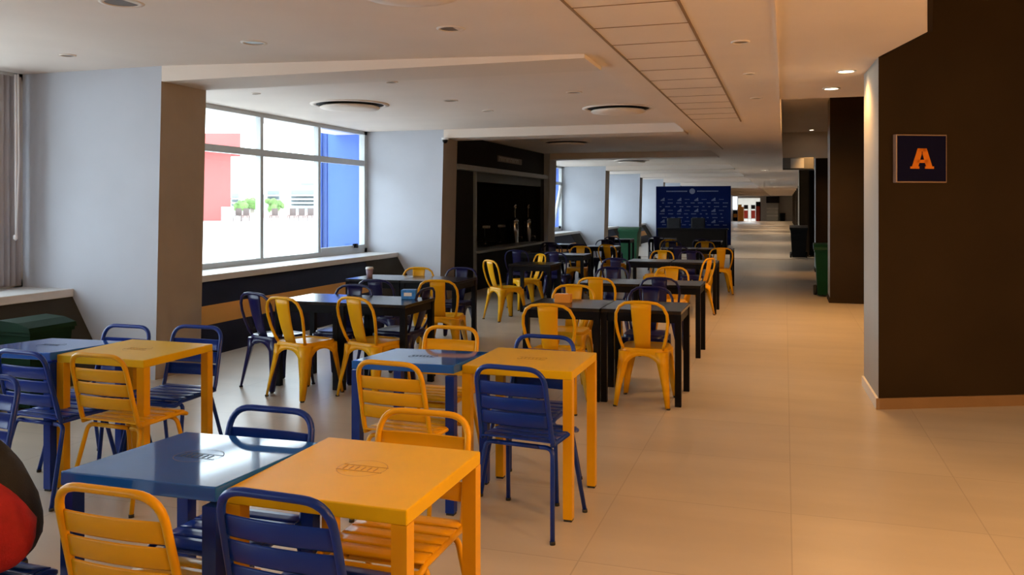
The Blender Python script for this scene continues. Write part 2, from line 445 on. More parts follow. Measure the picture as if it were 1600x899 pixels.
# Y of the wall measured where the corridor axis meets it
c = MB().m(mat('end_wall', (.34, .35, .36), .7, noise=.05))
b_ = farbox(1190, 1240, 300, 345, None); c.box(b_[0], 2.6, YF-.3, YF, 0, ZL)
b1 = farbox(1100, 1157, 300, 345, None); c.box(-7.6, fx(1157), YF-.3, YF, 0, ZL)
c.box(fx(1157), fx(1191), YF-.3, YF, 2.5, ZL)
struct(c.build('wall_far'))
def onwall(name, label, cat, px0, px1, z0, z1, dep, m_):
    o = MB().m(m_).box(0, fx(px1)-fx(px0), -dep, 0, 0, z1-z0, .03).build(name)
    o.location = (fx(px0), YF-.3, z0); return tag(o, label, cat)
wq = struct(MB().m(M_bright).box(fx(1144), fx(1156), YF-.36, YF-.3, 1.25, 2.65).build('window_90'))
r = thing('snack_counter', 'low dark counter with an orange band below the far blue-white window', 'counter', (fx(1149.5), YF-.42, 0))
MB().m(M_blackm).box(.05, fx(1157)-fx(1149.5), -.5, 0, 0, 1.15, .02).build('body', r)
MB().m(M_orangef).box(.1, fx(1156)-fx(1149.5), -.53, -.5, .40, .78).build('band', r)
r = thing('vending_booth', 'orange booth standing left of the bright far doorway', 'booth', (fx(1157.5), YF-1.4, 0))
MB().m(M_orangef).box(0, .62, 0, .6, 0, 1.55, .05).build('body', r)
MB().m(M_yel).box(.04, .4, .05, .5, 1.55, 1.8, .05).build('top_sign', r)
for px, ll in ((1168, 'dark panel stand, left one in the bright far doorway'), (1179, 'dark panel stand, right one in the bright far doorway')):
    r = thing('panel_stand', ll, 'stand', (fx(px), YF+1.5, 0), 0, 'panel stands in the far doorway')
    MB().m(M_redf).box(-.22, .22, 0, .1, .25, 1.15, .02).build('lower_panel', r)
    MB().m(M_kiosk).box(-.2, .2, 0, .1, 1.3, 1.75, .02).build('upper_panel', r)
    MB().m(M_grey).box(-.24, -.2, 0, .06, 0, 1.8).box(.2, .24, 0, .06, 0, 1.8).build('posts', r)
r = thing('red_door_leaf', 'open red door leaf at the right of the far doorway', 'door', (fx(1184), YF-.95, 0))
MB().m(M_redf).box(0, .42, 0, .06, .02, 1.6, .01).build('leaf', r)
MB().m(M_blackm).box(-.0, .5, .06, .12, 0, 2.1, .01).build('jamb', r)
r = thing('shelf_unit', 'grey shelf unit under a black canopy against the far wall', 'shelf', (fx(1200), YF-.3, 0))
Wd = fx(1217)-fx(1200)
MB().m(M_blackm).box(-.05, Wd+.1, -.8, 0, 1.95, 2.65, .02).build('canopy', r)
MB().m(M_grey).box(0, Wd, -.5, 0, 0, 1.95, .01).build('cabinet', r)
for z in (.55, .95, 1.35): MB().m(M_white).box(0, Wd, -.54, -.5, z, z+.05).build('shelf', r)
# lobby past the doorway
struct(MB().m(M_pale).box(-12, 4, YF+12, YF+12.2, 0, 4).build('wall_lobby'))
struct(MB().m(M_pale).box(2.6, 2.8, YF, YF+12, 0, 4).box(-12, -11.8, YF, YF+12, 0, 4).box(-12, 4, YF, YF+12, 3.6, 4).build('wall_lobby'))

# ------------------------------------------------------------------ outside
struct(MB().m(M_terr).box(-260, -7.7, -60, 260, -.4, .55).build('ground_terrace'))
def outbox(px0, px1, ytop, ybot, z, dep, m_, name, label, cat, h0=.55):
    """block standing on the terrace, facing the windows"""
    a, b_ = Q(px0, z), Q(px1, z)
    h1 = H-(ytop-HOR)*z/F
    d = Vector((b_[0]-a[0], b_[1]-a[1])); n = Vector((-d.y, d.x)).normalized()*dep
    o = MB().m(m_).prism([(0, 0), (d.x, d.y), (d.x+n.x, d.y+n.y), (n.x, n.y)], 0, h1-h0).build(name)
    o.location = (a[0], a[1], h0)
    return tag(o, label, cat) if label else o
r = thing('red_building', 'red rendered block standing out on the terrace beyond the window', 'building', (*Q(230, 60), .55))
a = Q(230, 60)
def rel(px, z): q = Q(px, z); return (q[0]-a[0], q[1]-a[1])
def hh(y, z): return H-(y-HOR)*z/F-.55
MB().m(M_redwall).prism([rel(230, 60), rel(361, 60), rel(361, 72), rel(230, 72)], 0, hh(217, 60)).build('tower', r)
MB().m(M_redwall).prism([rel(230, 59), rel(376, 59), rel(376, 70), rel(230, 70)], hh(232, 60), hh(217, 60)+.3).build('roof_slab', r)
MB().m(M_white).prism([rel(346, 57), rel(360, 57), rel(360, 59), rel(346, 59)], 0, 1.0).build('plinth', r)
outbox(378, 510, 333, 345, 76, 1, mat('parapet_paint', (.58, .44, .40), .8), 'parapet', 'pale pink parapet wall along the edge of the terrace', 'wall')
# city blocks with balconies
def cityblock(px0, px1, ytop, z, label, fl=4):
    a = Q(px0, z); b_ = Q(px1, z); r = thing('apartment_block', label, 'building', (a[0], a[1], .55), 0, 'pale city blocks beyond the terrace')
    d = Vector((b_[0]-a[0], b_[1]-a[1])); n = Vector((-d.y, d.x)).normalized(); h = hh(ytop, z)
    MB().m(M_cityw).prism([(0, 0), (d.x, d.y), (d.x+n.x*8, d.y+n.y*8), (n.x*8, n.y*8)], 0, h).build('walls', r)
    for i in range(1, fl):
        zz = h*(.35+.65*i/fl)
        MB().m(M_cityd).prism([(-n.x*.1, -n.y*.1), (d.x*.9-n.x*.1, d.y*.9-n.y*.1), (d.x*.9, d.y*.9), (0, 0)], zz-.6, zz-.1).build('windows', r)
        MB().m(M_cityw).prism([(-n.x, -n.y), (d.x-n.x, d.y-n.y), (d.x, d.y), (0, 0)], zz-.9, zz-.7).build('balcony', r)
cityblock(455, 510, 290, 110, 'stepped pale apartment block behind the right part of the terrace', 5)
cityblock(470, 500, 280, 132, 'narrow top storey block rising behind the stepped apartments', 6)
cityblock(418, 438, 290, 120, 'small pale tower right of the window mullion', 4)
cityblock(362, 374, 295, 112, 'thin pale tower beside the red building', 4)
cityblock(378, 395, 303, 125, 'low pale block left of the window mullion', 3)
def bush(px, ytop, z, wpx, label):
    a = Q(px, z); R_ = wpx/2*z/F; hgt = hh(ytop, z)
    r = thing('tree', label, 'tree', (a[0], a[1], .55), 0, 'green trees beyond the terrace parapet')
    MB().m(M_colend).tube([(0, 0, 0), (0, 0, hgt*.5)], .25, 6).build('trunk', r)
    b = MB().m(M_leaf)
    for i in range(16):
        rr = R_*random.uniform(.3, .5); th = random.uniform(0, 2*PI); q = R_*random.uniform(.1, .7)
        cz = hgt-rr-random.uniform(0, hgt*.45)
        bmesh.ops.create_icosphere(b.bm, subdivisions=2, radius=rr, matrix=Matrix.Translation((q*math.cos(th), q*math.sin(th), cz)))
    for v in b.bm.verts: v.co += Vector((random.uniform(-1, 1), random.uniform(-1, 1), random.uniform(-1, 1)))*R_*.05
    b.build('crown', r)
bush(375, 312, 90, 24, 'tree just right of the red building')
bush(394, 308, 92, 26, 'tree left of the first window mullion')
bush(425, 309, 90, 22, 'tree right of the first window mullion')
bush(437, 312, 94, 16, 'smallest tree at the right of the row')
def patio_chair(px, z, lab, m_, w_=.5):
    a = Q(px, z); r = thing('patio_chair', lab, 'chair', (a[0], a[1], .55), TH, 'seats out on the bright terrace')
    MB().m(m_).box(-w_/2, w_/2, -.25, .25, .38, .44, .01).build('seat', r)
    MB().m(m_).box(-w_/2, w_/2, .22, .27, .44, .9, .01).build('backrest', r)
    for sx in (-1, 1):
        for sy in (-1, 1): MB().m(m_).box(sx*w_/2-.02, sx*w_/2+.02, sy*.23-.02, sy*.23+.02, 0, .40).build('leg', r)
M_pd = mat('patio_dark', (.15, .11, .10), .8)
for px, lab in ((371, 'dark patio seat nearest the red building'), (383, 'dark patio seat left of the first window mullion'),
                (428, 'dark patio seat right of the first window mullion'), (456, 'dark patio seat in the middle of the terrace'),
                (470, 'dark patio seat left of the second window mullion'), (484, 'dark patio seat beside the second window mullion')):
    patio_chair(px, 58, lab, M_pd, .42)
# blue fins outside each window bay
for k in range(0, 7):
    if k == 1: continue
    yf = C0+(k+1)*BAY+.42
    r = thing('facade_fin', ['blue facade fin outside the right end of the large window', '', 'blue facade fin outside the window beyond the kiosk', 'blue facade fin outside the fourth window bay', 'blue facade fin outside the fifth window bay', 'blue facade fin outside the sixth window bay', 'blue facade fin outside the farthest window bay'][k], 'fin', (-7.9, yf, .55))
    if k > 1: r.location.x += .22
    MB().m(M_bluewall).box(.1, .82, 0, .15, 0, 5.5).build('panel', r)
    MB().m(M_bluewall).box(-.02, .05, -.06, .15, 0, 5.5).build('edge_post', r)
    MB().m(M_bluedk).box(.05, .14, -.02, .15, 0, 5.5).build('groove_strip', r)

# ================================================================== CEILING FITTINGS
def diffuser(px, py, R_, label, h=ZC):
    p = P(px, py, h); r = thing('ceiling_diffuser', label, 'air vent', (p.x, p.y, h), 0, 'round air diffusers in the ceiling')
    MB().m(M_ceil).lathe([(R_*1.10, 0), (R_*1.10, -.008), (R_*1.02, -.015), (R_*.95, -.012), (R_*.95, 0)], 48).build('rim', r)
    MB().m(M_dark).lathe([(R_*.95, -.004), (0, -.004)], 48).build('dark_throat', r)
    MB().m(M_ceil).lathe([(0, -.030), (R_*.80, -.030), (R_*.84, -.040), (R_*.82, -.055), (R_*.5, -.065), (0, -.068)], 48).build('plate', r)
diffuser(547, 163, .44, 'round black-slotted diffuser over the tables beside the large window')
diffuser(966, 169, .42, 'round diffuser left of the panelled ceiling strip')
diffuser(885, 222, .44, 'round diffuser in front of the dark kiosk')
diffuser(640, -24, .33, 'round diffuser cut by the top edge of the photo', h=2.752)
diffuser(987, 251, .44, 'small far diffuser beyond the kiosk bay')
def downlight(px, py, h, label, lit=False, R_=.06, power=0, spread=1.25):
    p = P(px, py, h); r = thing('downlight', label, 'ceiling lamp', (p.x, p.y, h), 0, 'lit downlights' if lit else 'unlit ceiling fittings')
    MB().m(M_white if lit else M_beam).lathe([(R_*1.3, 0), (R_*1.3, -.006), (R_, -.010), (R_*.95, 0)], 20).build('ring', r)
    MB().m(M_lampe if lit else mat('unlit_lens', (.16, .13, .11), .4)).lathe([(R_*.97, -.004), (0, -.004)], 20).build('lens', r)
    if lit and power: lamp((p.x, p.y, h-.02), power, r, WARM, spread)
def lamp(loc, power, root, colr, spread=1.2, size=.12):
    L_ = bpy.data.lights.new('lamp', 'SPOT'); L_.energy = power; L_.color = colr; L_.spot_size = 2*spread; L_.spot_blend = .8
    L_.shadow_soft_size = size
    o = bpy.data.objects.new('lamp', L_); COL.objects.link(o)
    if root: o.parent = root; o.location = Vector(loc)-root.location
    else: o.location = loc
    return o
downlight(1322, 111, ZL, 'lit square-looking downlight nearest the A pillar', True, .065, LAMP_CORR*3.2)
downlight(1299, 138, ZL, 'lit downlight second from the A pillar', True, .065, LAMP_CORR*3.2)
downlight(1268, 203, ZR, 'small lit downlight near the far dark pillar', True, .055, LAMP_CORR*5, .6)
for px, py, h, rr, lab in ((705, 44, ZC, .075, 'grey flush fitting left of the panelled strip, nearest the top'),
        (397, 66, ZC, .075, 'grey flush fitting above the first column'), (106, 86, ZC, .05, 'tiny fitting over the near grey column'),
        (190, 3, ZC, .10, 'large flush fitting at the top left edge of the photo'), (612, 128, ZC, .05, 'small fitting just past the first beam'),
        (704, 157, ZC, .07, 'small fitting right of the large diffuser'), (762, 173, ZC, .06, 'small fitting left of the second beam'),
        (897, 144, ZC, .07, 'small fitting above the strip-side diffuser'), (400, 146, ZC, .04, 'tiny fitting over the large window'),
        (1157, 65, ZL, .05, 'small fitting right of the panelled strip, nearest'), (1171, 115, ZL, .04, 'small fitting right of the panelled strip, second'),
        (1182, 153, ZL, .05, 'small fitting right of the panelled strip, third'), (1175, 239, ZL, .11, 'dark square fitting in the far corridor ceiling')):
    hx = P(px, py, h).x
    if py < 80 and h == ZC: h = ZC-(max(hx, -5.4)+5.4)*(ZC-ZL)/(XS+5.4)
    downlight(px, py, h, lab, False, rr)
# lamps of the lobby on the right, above and outside the frame
for i, (x, y, h, pw) in enumerate(((1.9, 4.9, 3.42, 1.0), (1.9, 2.6, 3.42, 1.0), (3.6, 4.2, 3.42, .8))):
    r = thing('downlight', ['warm lobby downlight in the dark soffit, farthest', 'warm lobby downlight in the dark soffit, nearest the camera', 'warm lobby downlight in the dark soffit, rightmost'][i], 'ceiling lamp', (x, y, h), 0, 'lit downlights')
    MB().m(M_white).lathe([(.10, 0), (.10, -.01), (.075, -.012), (.07, 0)], 20).build('ring', r)
    MB().m(M_lampe).lathe([(.075, -.004), (0, -.004)], 20).build('lens', r)
    lamp((x, y, h-.03), LAMP_NEAR*pw, r, WARM, 1.2)
for i, (x, y) in enumerate(((2.0, 2.4), (3.4, 4.4), (1.9, .2))):  # globes added out of view to throw warm light on the ceiling
    r = thing('pendant_lamp', ['warm globe pendant in the dark lobby, middle one', 'warm globe pendant in the dark lobby, farthest right', 'warm globe pendant in the dark lobby, nearest'][i], 'ceiling lamp', (x, y, 3.42), 0, 'lobby pendants')
    MB().m(M_blackm).tube([(0, 0, 0), (0, 0, -1.10)], .006).build('cable', r)
    MB().m(M_lampe).lathe([(0, -1.30), (.06, -1.285), (.10, -1.22), (.10, -1.18), (.06, -1.115), (0, -1.10)], 20).build('globe', r)
    L_ = bpy.data.lights.new('lamp', 'POINT'); L_.energy = PEND_FILL; L_.color = WARM; L_.shadow_soft_size = .11
    o = bpy.data.objects.new('lamp', L_); COL.objects.link(o); o.parent = r; o.location = (0, 0, -1.42)
for i, (x, y) in enumerate(((.1, .8), (-.3, 3.0), (.35, 2.0))):
    r = thing('downlight', ['warm corridor downlight above the camera', 'warm corridor downlight just ahead of the camera', 'warm corridor downlight right of the camera'][i], 'ceiling lamp', (x, y, ZL), 0, 'lit downlights')
    MB().m(M_white).lathe([(.09, 0), (.09, -.01), (.07, -.012), (.065, 0)], 20).build('ring', r)
    MB().m(M_lampe).lathe([(.068, -.004), (0, -.004)], 20).build('lens', r)
    lamp((x, y, ZL-.03), LAMP_CORR*1.0, r, WARM, 1.2)
for i, (x, y) in enumerate(((.50, 10.9), (.50, 12.2), (.50, 13.4))):  # added where the low ceiling hides them, to brighten the corridor floor
    r = thing('downlight', ['lit downlight in the raised ceiling just past the A pillar', 'lit downlight in the raised ceiling midway between the A pillar and the next', 'lit downlight in the raised ceiling just before the second dark pillar'][i], 'ceiling lamp', (x, y, ZR), 0, 'lit downlights')
    MB().m(M_white).lathe([(.075, 0), (.075, -.006), (.06, -.010), (.055, 0)], 20).build('ring', r)
    MB().m(M_lampe).lathe([(.058, -.004), (0, -.004)], 20).build('lens', r)
    lamp((x, y, ZR-.02), LAMP_CORR*8, r, WARM, 1.1)
for i, (x, y, pw) in enumerate(((-.6, 28, .7), (-.5, 38, .8), (-.5, 52, 1), (-1.2, 60, 1.4), (-.5, 66, 1), (-1.2, 74, 1.4), (-.5, 82, 1), (-1.2, 90, 1.6))):  # first two are extras added to brighten the corridor floor
    r = thing('downlight', ['lit ceiling lamp of the far corridor just before the backdrop', 'lit ceiling lamp of the far corridor just behind the backdrop', 'lit far corridor lamp a third of the way to the end doorway', 'lit far corridor lamp beside the coffer edge, midway to the doorway', 'lit far corridor lamp on the corridor axis past the midpoint', 'lit far corridor lamp beside the coffer edge, past the midpoint', 'lit far corridor lamp second from the end doorway', 'lit far corridor lamp nearest the bright end doorway'][i], 'ceiling lamp', (x, y, ZL), 0, 'lit downlights')
    MB().m(M_white).lathe([(.14, 0), (.14, -.01), (.11, -.012), (.10, 0)], 16).build('ring', r)
    MB().m(M_lampe).lathe([(.11, -.004), (0, -.004)], 16).build('lens', r)
    lamp((x, y, ZL-.03), LAMP_FAR*pw, r, WARM2, 1.35)
# daylight of the lobby past the far doorway
LA = bpy.data.lights.new('skylight', 'AREA'); LA.size = 8; LA.energy = 900; LA.color = (.9, .96, 1)
o = bpy.data.objects.new('skylight', LA); COL.objects.link(o); o.location = (-4, YF+6, 3.55)
# vents on the bulkhead
r = thing('air_conditioner', 'grey air unit with two grilles hung below the far bulkhead', 'air unit', (.33, 21.45, 2.45))
MB().m(mat('ac_grey', (.22, .21, .20), .6)).box(-.38, .32, -.35, 0, 0, .28, .01).build('casing', r)
MB().m(M_white).box(-.20, .10, -.36, -.35, .03, .26).build('front_panel', r)
MB().m(M_dark).box(-.37, .30, -.37, -.34, .0, .02).build('slot', r)
# security camera below second beam
p = P(703, 214, 2.62)
r = thing('security_camera', 'tiny black dome camera under the beam beside the kiosk', 'camera', (-5.30, 12.84, ZB))
MB().m(M_white).lathe([(0, 0), (.06, 0), (.06, -.03), (.05, -.035), (0, -.035)], 16).build('base', r)
MB().m(M_blackm).lathe([(.045, -.035), (.04, -.07), (.02, -.09), (0, -.093)], 16).build('dome', r)

# sign A on the pillar
d = Vector((6.0-.69, 9.47-7.1)).normalized()
def onA(px):
    t_ = (px-800)/F
    # solve for point p0+s*d on that pixel column
    cx, sx = math.cos(TH), math.sin(TH)
    f = lambda X_, Y_: (X_*cx+Y_*sx)-t_*(-X_*sx+Y_*cx)
    s_ = -f(.69, 7.1)/(f(.69+d.x, 7.1+d.y)-f(.69, 7.1))
    X_, Y_ = .69+d.x*s_, 7.1+d.y*s_
    return s_, -X_*sx+Y_*cx
s0, z0_ = onA(1395); s1, z1_ = onA(1474)
zt = H+(HOR-211)*(z0_+z1_)/2/F; zb = H+(HOR-286)*(z0_+z1_)/2/F
ang = math.atan2(d.y, d.x)
r = thing('wall_sign', 'square navy sign with an orange letter A on the brown pillar', 'sign', (.69+d.x*(s0+s1)/2, 7.1+d.y*(s0+s1)/2, (zt+zb)/2), ang)
W2, H2 = (s1-s0)/2, (zt-zb)/2
MB().m(M_signf).box(-W2, W2, -.045, 0, -H2, H2, .004).build('frame', r)
MB().m(M_signb).box(-W2+.010, W2-.010, -.049, -.043, -H2+.010, H2-.010).build('face', r)
# letter A as prism with hole: left leg, right leg, bar, serifs
a_ = MB().m(M_signo); q = H2*.42
for sx in (-1, 1):
    a_.prism([(sx*.004, q), (sx*.036, q), (sx*.088, -q), (sx*.038, -q), (sx*.004, q*.45)] if sx > 0 else [(sx*.004, q), (sx*.004, q*.45), (sx*.038, -q), (sx*.088, -q), (sx*.036, q)], -.055, -.048, axis='y')
    a_.box(sx*.060-.036, sx*.060+.036, -.0552, -.048, -q, -q+.018)
a_.box(-.05, .05, -.055, -.048, -q*.42, -q*.12)
a_.box(-.03, .03, -.055, -.048, q*.72, q)
a_.build('letter_a', r)

# curtain and blind cord at the near window
r = thing('curtain', 'gathered grey-lilac curtain at the left edge beside the near column', 'curtain', (-6.93, 6.22, .82))
rows = []
for i in range(2):
    rows.append([(.02*math.sin(j*1.4), -.42*j/30, (0, 1.98)[i]) for j in range(31)])
MB().m(M_cloth).grid(rows, .004).build('cloth', r)
r = thing('blind_cord', 'white blind cord hanging down the near column', 'cord', (-6.80, 6.05, 2.80))
MB().m(M_cord).tube([(0, 0, 0), (.005, 0, -.6), (-.005, .01, -1.2), (.01, 0, -1.5)], .012).tube([(.03, .0, 0), (.03, .01, -.8), (.01, 0, -1.5)], .008).build('rope', r)
MB().m(M_cord).lathe([(0, -1.55), (.02, -1.53), (.02, -1.50), (0, -1.48)], 10).build('weight', r)

# ================================================================== CHAIRS
def slat_chair(name, m_, label):
    r = thing(name, label, 'chair')
    hw = .185
    def yb(z): return -.17-.08*((z-.45)/.37) if z > .45 else -.17
    f = MB().m(m_)
    path = roundpath([(-hw, -.15, .435), (-hw, -.165, .47), (-hw+.010, yb(.82), .808), (hw-.010, yb(.82), .808), (hw, -.165, .47), (hw, -.15, .435)], .085, 7)
    f.tube(path, .0125, 10); f.build('back_frame', r)
    b = MB().m(m_)
    for i in range(3):
        z1 = .735-i*.075; z0 = z1-.067
        rows = []
        for z in (z0, z0+.006, z1-.006, z1):
            e = .004 if z in (z0, z1) else 0
            rows.append([(x*(hw-.006)/6, yb(z)-.014*(1-(x/6)**2)+e, z) for x in range(-6, 7)])
        b.grid(rows, .004)
    b.build('backrest', r)
    s_ = MB().m(m_)
    prof = [(-.175+.073*i, -.175+.073*i+.064) for i in range(5)]
    for i, (a0, a1) in enumerate(prof):
        zz = lambda y: .452-.006*math.cos(y/.19*PI/2)-(max(0, y-.13)/.07)**2*.018
        rows = [[(x*hw/4, y, zz(y)) for x in range(-4, 5)] for y in (a0, a0+.02, a0+.045, a1)]
        s_.grid(rows, -.005)
    s_.build('seat', r)
    sf = MB().m(m_)
    sf.tube(roundpath([(-hw, -.16, .437), (-hw, .17, .437), (-hw, .205, .42), (hw, .205, .42), (hw, .17, .437), (hw, -.16, .437)], .04, 5), .011, 8)
    sf.build('seat_frame', r)
    for sx in (-1, 1):
        for sy, fy in ((-1, -.235), (1, .225)):
            y0 = sy*.13
            l = MB().m(m_).tube(roundpath([(sx*.10, y0, .415), (sx*.175, y0, .415), (sx*.215, fy, .012)], .06, 6), .0115, 9).build('leg', r)
            MB().m(M_rubber).tube([(sx*.2145, fy*.997, .016), (sx*.216, fy, 0)], .0135, 9).build('foot_cap', l)
    for sy in (-1, 1):
        MB().m(m_).tube([(-.11, sy*.13, .415), (.11, sy*.13, .415)], .0115, 9).build('crossbar', r)
    return r
def bistro_chair(name, m_, label):
    r = thing(name, label, 'chair')
    f = MB().m(m_)
    half = [(.155, -.155, .445), (.172, -.18, .50), (.192, -.205, .58), (.203, -.228, .67), (.198, -.243, .735), (.170, -.255, .79), (.125, -.263, .818), (.06, -.268, .828), (0, -.27, .829)]
    pts = [(-x, y, z) for x, y, z in half]+[(x, y, z) for x, y, z in half[::-1][1:]]
    f.tube(pts, .0125, 9); f.build('back_frame', r)
    sp = MB().m(m_)
    rows = []
    for i in range(7):
        q = i/6; z = .455+.372*q; wv = .060+.022*q; yy = -.165-.100*q**.9-.010*math.sin(q*PI)
        rows.append([(wv*x/4, yy-.012*(1-(x/4)**2), z) for x in range(-4, 5)])
    sp.grid(rows, .004); sp.build('splat', r)
    s_ = MB().m(m_)
    n = 40; R1 = .178
    def sq(th, R_): # rounded square
        c_, s__ = math.cos(th), math.sin(th); q = (abs(c_)**5+abs(s__)**5)**(-1/5)
        return (R_*q*c_, R_*q*s__)
    prof = [(0, .452), (.10, .449), (.155, .449), (.172, .457), (.182, .456), (.187, .448), (.189, .425)]
    rings = []
    for R_, z in prof:
        if R_ == 0: rings.append([s_.bm.verts.new((0, 0, z))])
        else: rings.append([s_.bm.verts.new((*sq(2*PI*k/n, R_), z)) for k in range(n)])
    fs = []
    for A, B in zip(rings, rings[1:]):
        for k in range(n):
            fs.append(s_.bm.faces.new([A[0], B[k], B[(k+1) % n]] if len(A) == 1 else [A[k], A[(k+1) % n], B[(k+1) % n], B[k]]))
    s_._tag(fs, True); s_.build('seat', r)
    ap = MB().m(m_)
    for side in range(4):
        rows = [[], []]
        for j in range(13):
            u = -1+j/6; lo = .425-.028-.115*abs(u)**2.6
            off = .186+(.425-lo)*.12
            for ri, z, o_ in ((0, .43, .186), (1, lo, off)):
                x, y = u*(.150+(.43-z)*.09), -o_
                c_, s__ = math.cos(side*PI/2), math.sin(side*PI/2)
                rows[ri].append((x*c_-y*s__, x*s__+y*c_, z))
        ap.grid(rows, .003)
    ap.build('apron', r)
    for sx in (-1, 1):
        for sy in (-1, 1):
            l = MB().m(m_)
            fy = .235 if sy < 0 else .215
            def ring(cx, cy, wv, z):
                return [(cx+wv*a, cy+wv*b_, z) for a, b_ in ((-sx*1, sy*.5), (-sx*.35, sy*.62), (sx*.2, sy*.5), (sx*.5, sy*.2), (sx*.62, -sy*.35), (sx*.5, -sy*1), (sx*.1, -sy*.5), (-sx*.5, sy*.1))]
            levels = [ring(sx*.160, sy*.160, .060, .43), ring(sx*.166, sy*.168, .052, .34), ring(sx*.190, sy*(.168+(fy-.168)*.5), .034, .17), ring(sx*.208, sy*fy, .022, .008)]
            R_ = [[l.bm.verts.new(p) for p in lv] for lv in levels]; fs = []
            for A, B in zip(R_, R_[1:]):
                for k in range(8): fs.append(l.bm.faces.new([A[k], A[(k+1) % 8], B[(k+1) % 8], B[k]]))
            l._tag(fs, True); l._tag([l.bm.faces.new(R_[0]), l.bm.faces.new(R_[-1])])
            lo_ = l.build('leg', r)
            MB().m(M_rubber).lathe([(0, 0), (.016, 0), (.017, .012), (0, .012)], 10, (sx*.208, sy*fy, 0)).build('foot_cap', lo_)
    return r
protos = {}
def put(kind, px, py, deg, label, group=None, h=None, z=None, off=None):
    """place a chair so that the top of its back is seen at the pixel; deg 0 = faces down the corridor"""
    top = .82 if kind.startswith('s') else .841
    ofs = .25 if kind.startswith('s') else .27
    if z is None: T = P(px, py, top)
    else: q = Q(px, z); T = Vector((q[0], q[1], 0))
    rz = math.radians(deg)
    loc = (T.x-ofs*math.sin(rz), T.y+ofs*math.cos(rz), 0)
    putat(kind, loc, deg, label, group)
def putat(kind, loc, deg, label, group=None):
    rz = math.radians(deg)
    if kind not in protos:
        spec = {'sy': (slat_chair, 'slatted_chair', M_yel), 'sb': (slat_chair, 'slatted_chair', M_bluec),
                'ty': (bistro_chair, 'bistro_chair', M_yel), 'tn': (bistro_chair, 'bistro_chair', M_navy)}[kind]
        r = spec[0](spec[1], spec[2], label); r.location = loc; r.rotation_euler = (0, 0, rz); protos[kind] = r
        if group: r['group'] = group
        return r
    return dup(protos[kind], loc, rz, label, group)
G1, G2, G3 = 'chairs round the nearest coloured tables', 'chairs round the second coloured tables', 'chairs round the left coloured tables'
put('sy', 166, 760, 0, 'yellow slatted chair cut by the bottom edge, nearest left, back to camera', G1)
put('sb', 425, 768, -2, 'blue slatted chair in the foreground with its back against the near yellow table', G1)
put('sb', 426, 635, 180, 'blue slatted chair on the far side of the nearest blue table', G1)
put('sy', 664, 640, 180, 'yellow slatted chair on the far side of the nearest yellow table', G1)
put('sy', 606, 564, -4, 'yellow slatted chair in front of the middle blue table', G2)
put('sb', 795, 571, -6, 'blue slatted chair in front of the middle yellow table', G2)
put('sy', 706, 509, 180, 'yellow slatted chair on the far side of the middle blue table', G2)
put('sb', 852, 523, 178, 'blue slatted chair on the far side of the middle yellow table', G2)
put('sy', 150, 552, -2, 'yellow slatted chair in front of the left yellow table', G3)
put('sb', 30, 547, -4, 'blue slatted chair in front of the left blue table, near the left edge', G3)
put('sb', 200, 507, 180, 'blue slatted chair behind the left blue table, under the grey column', G3)
put('sb', 310, 508, 182, 'blue slatted chair behind the left yellow table, under the column corner', G3)
put('sb', -15, 584, 180, 'blue slatted chair cut off by the left edge above the backpack', G3)
putat('sb', (-2.36, 1.88, 0), 0, 'blue slatted chair holding the red and black backpack', G1)

# black-table seating
GB = 'bistro chairs round the black tables'
put('ty', 1001, 470, 0, 'yellow bistro chair in front of the right front black table', GB)
put('ty', 855, 474, 0, 'yellow bistro chair in front of the left front black table, seen over the yellow table', GB)
put('ty', 897, 452, 180, 'yellow bistro chair behind the left front black table', GB, z=7.95)
put('tn', 1017, 440, 180, 'navy bistro chair behind the right front black table', GB, z=7.75)
put('ty', 930, 433, 0, 'yellow bistro chair in front of the second row left black table', GB)
put('tn', 1030, 433, 0, 'navy bistro chair in front of the second row right black table', GB)
put('ty', 1050, 423, 180, 'yellow bistro chair behind the second row right black table', GB, z=10.3)
put('tn', 957, 421, 180, 'navy bistro chair behind the second row left black table', GB, z=10.3)
put('ty', 1110, 403, 70, 'yellow bistro chair sideways at the corridor end of the third black row', GB)
put('ty', 1127, 385, 12, 'yellow bistro chair by the corridor, facing the fourth black row', GB, z=15.0)
put('ty', 439, 468, -15, 'yellow bistro chair in front of the left window-side black table', GB, z=6.85)
put('ty', 551, 468, -16, 'yellow bistro chair in front of the right window-side black table', GB, z=6.85)
put('tn', 395, 461, -18, 'navy bistro chair left of the window-side tables, by the orange wall band', GB, z=7.2)
put('tn', 555, 447, 180, 'navy bistro chair behind the left window-side black table', GB, z=7.95)
put('tn', 585, 440, 0, 'navy bistro chair back to back behind the window-side tables, below the cup', GB, z=8.5)
put('tn', 668, 460, 88, 'navy bistro chair at the right end of the window-side tables', GB, z=7.62)
put('ty', 683, 441, 8, 'yellow bistro chair between the two window-side table rows', GB, z=8.45)
put('ty', 655, 423, 180, 'yellow bistro chair behind the second window-side row, nearest the column', GB, z=10.2)
put('tn', 722, 428, 180, 'navy bistro chair behind the second window-side row, nearest the kiosk', GB, z=10.2)
put('ty', 764, 408, -40, 'yellow bistro chair alone before the kiosk post', GB, z=11.6)
put('ty', 846, 400, 132, 'yellow bistro chair turned sideways before the kiosk counter', GB, z=13.1)

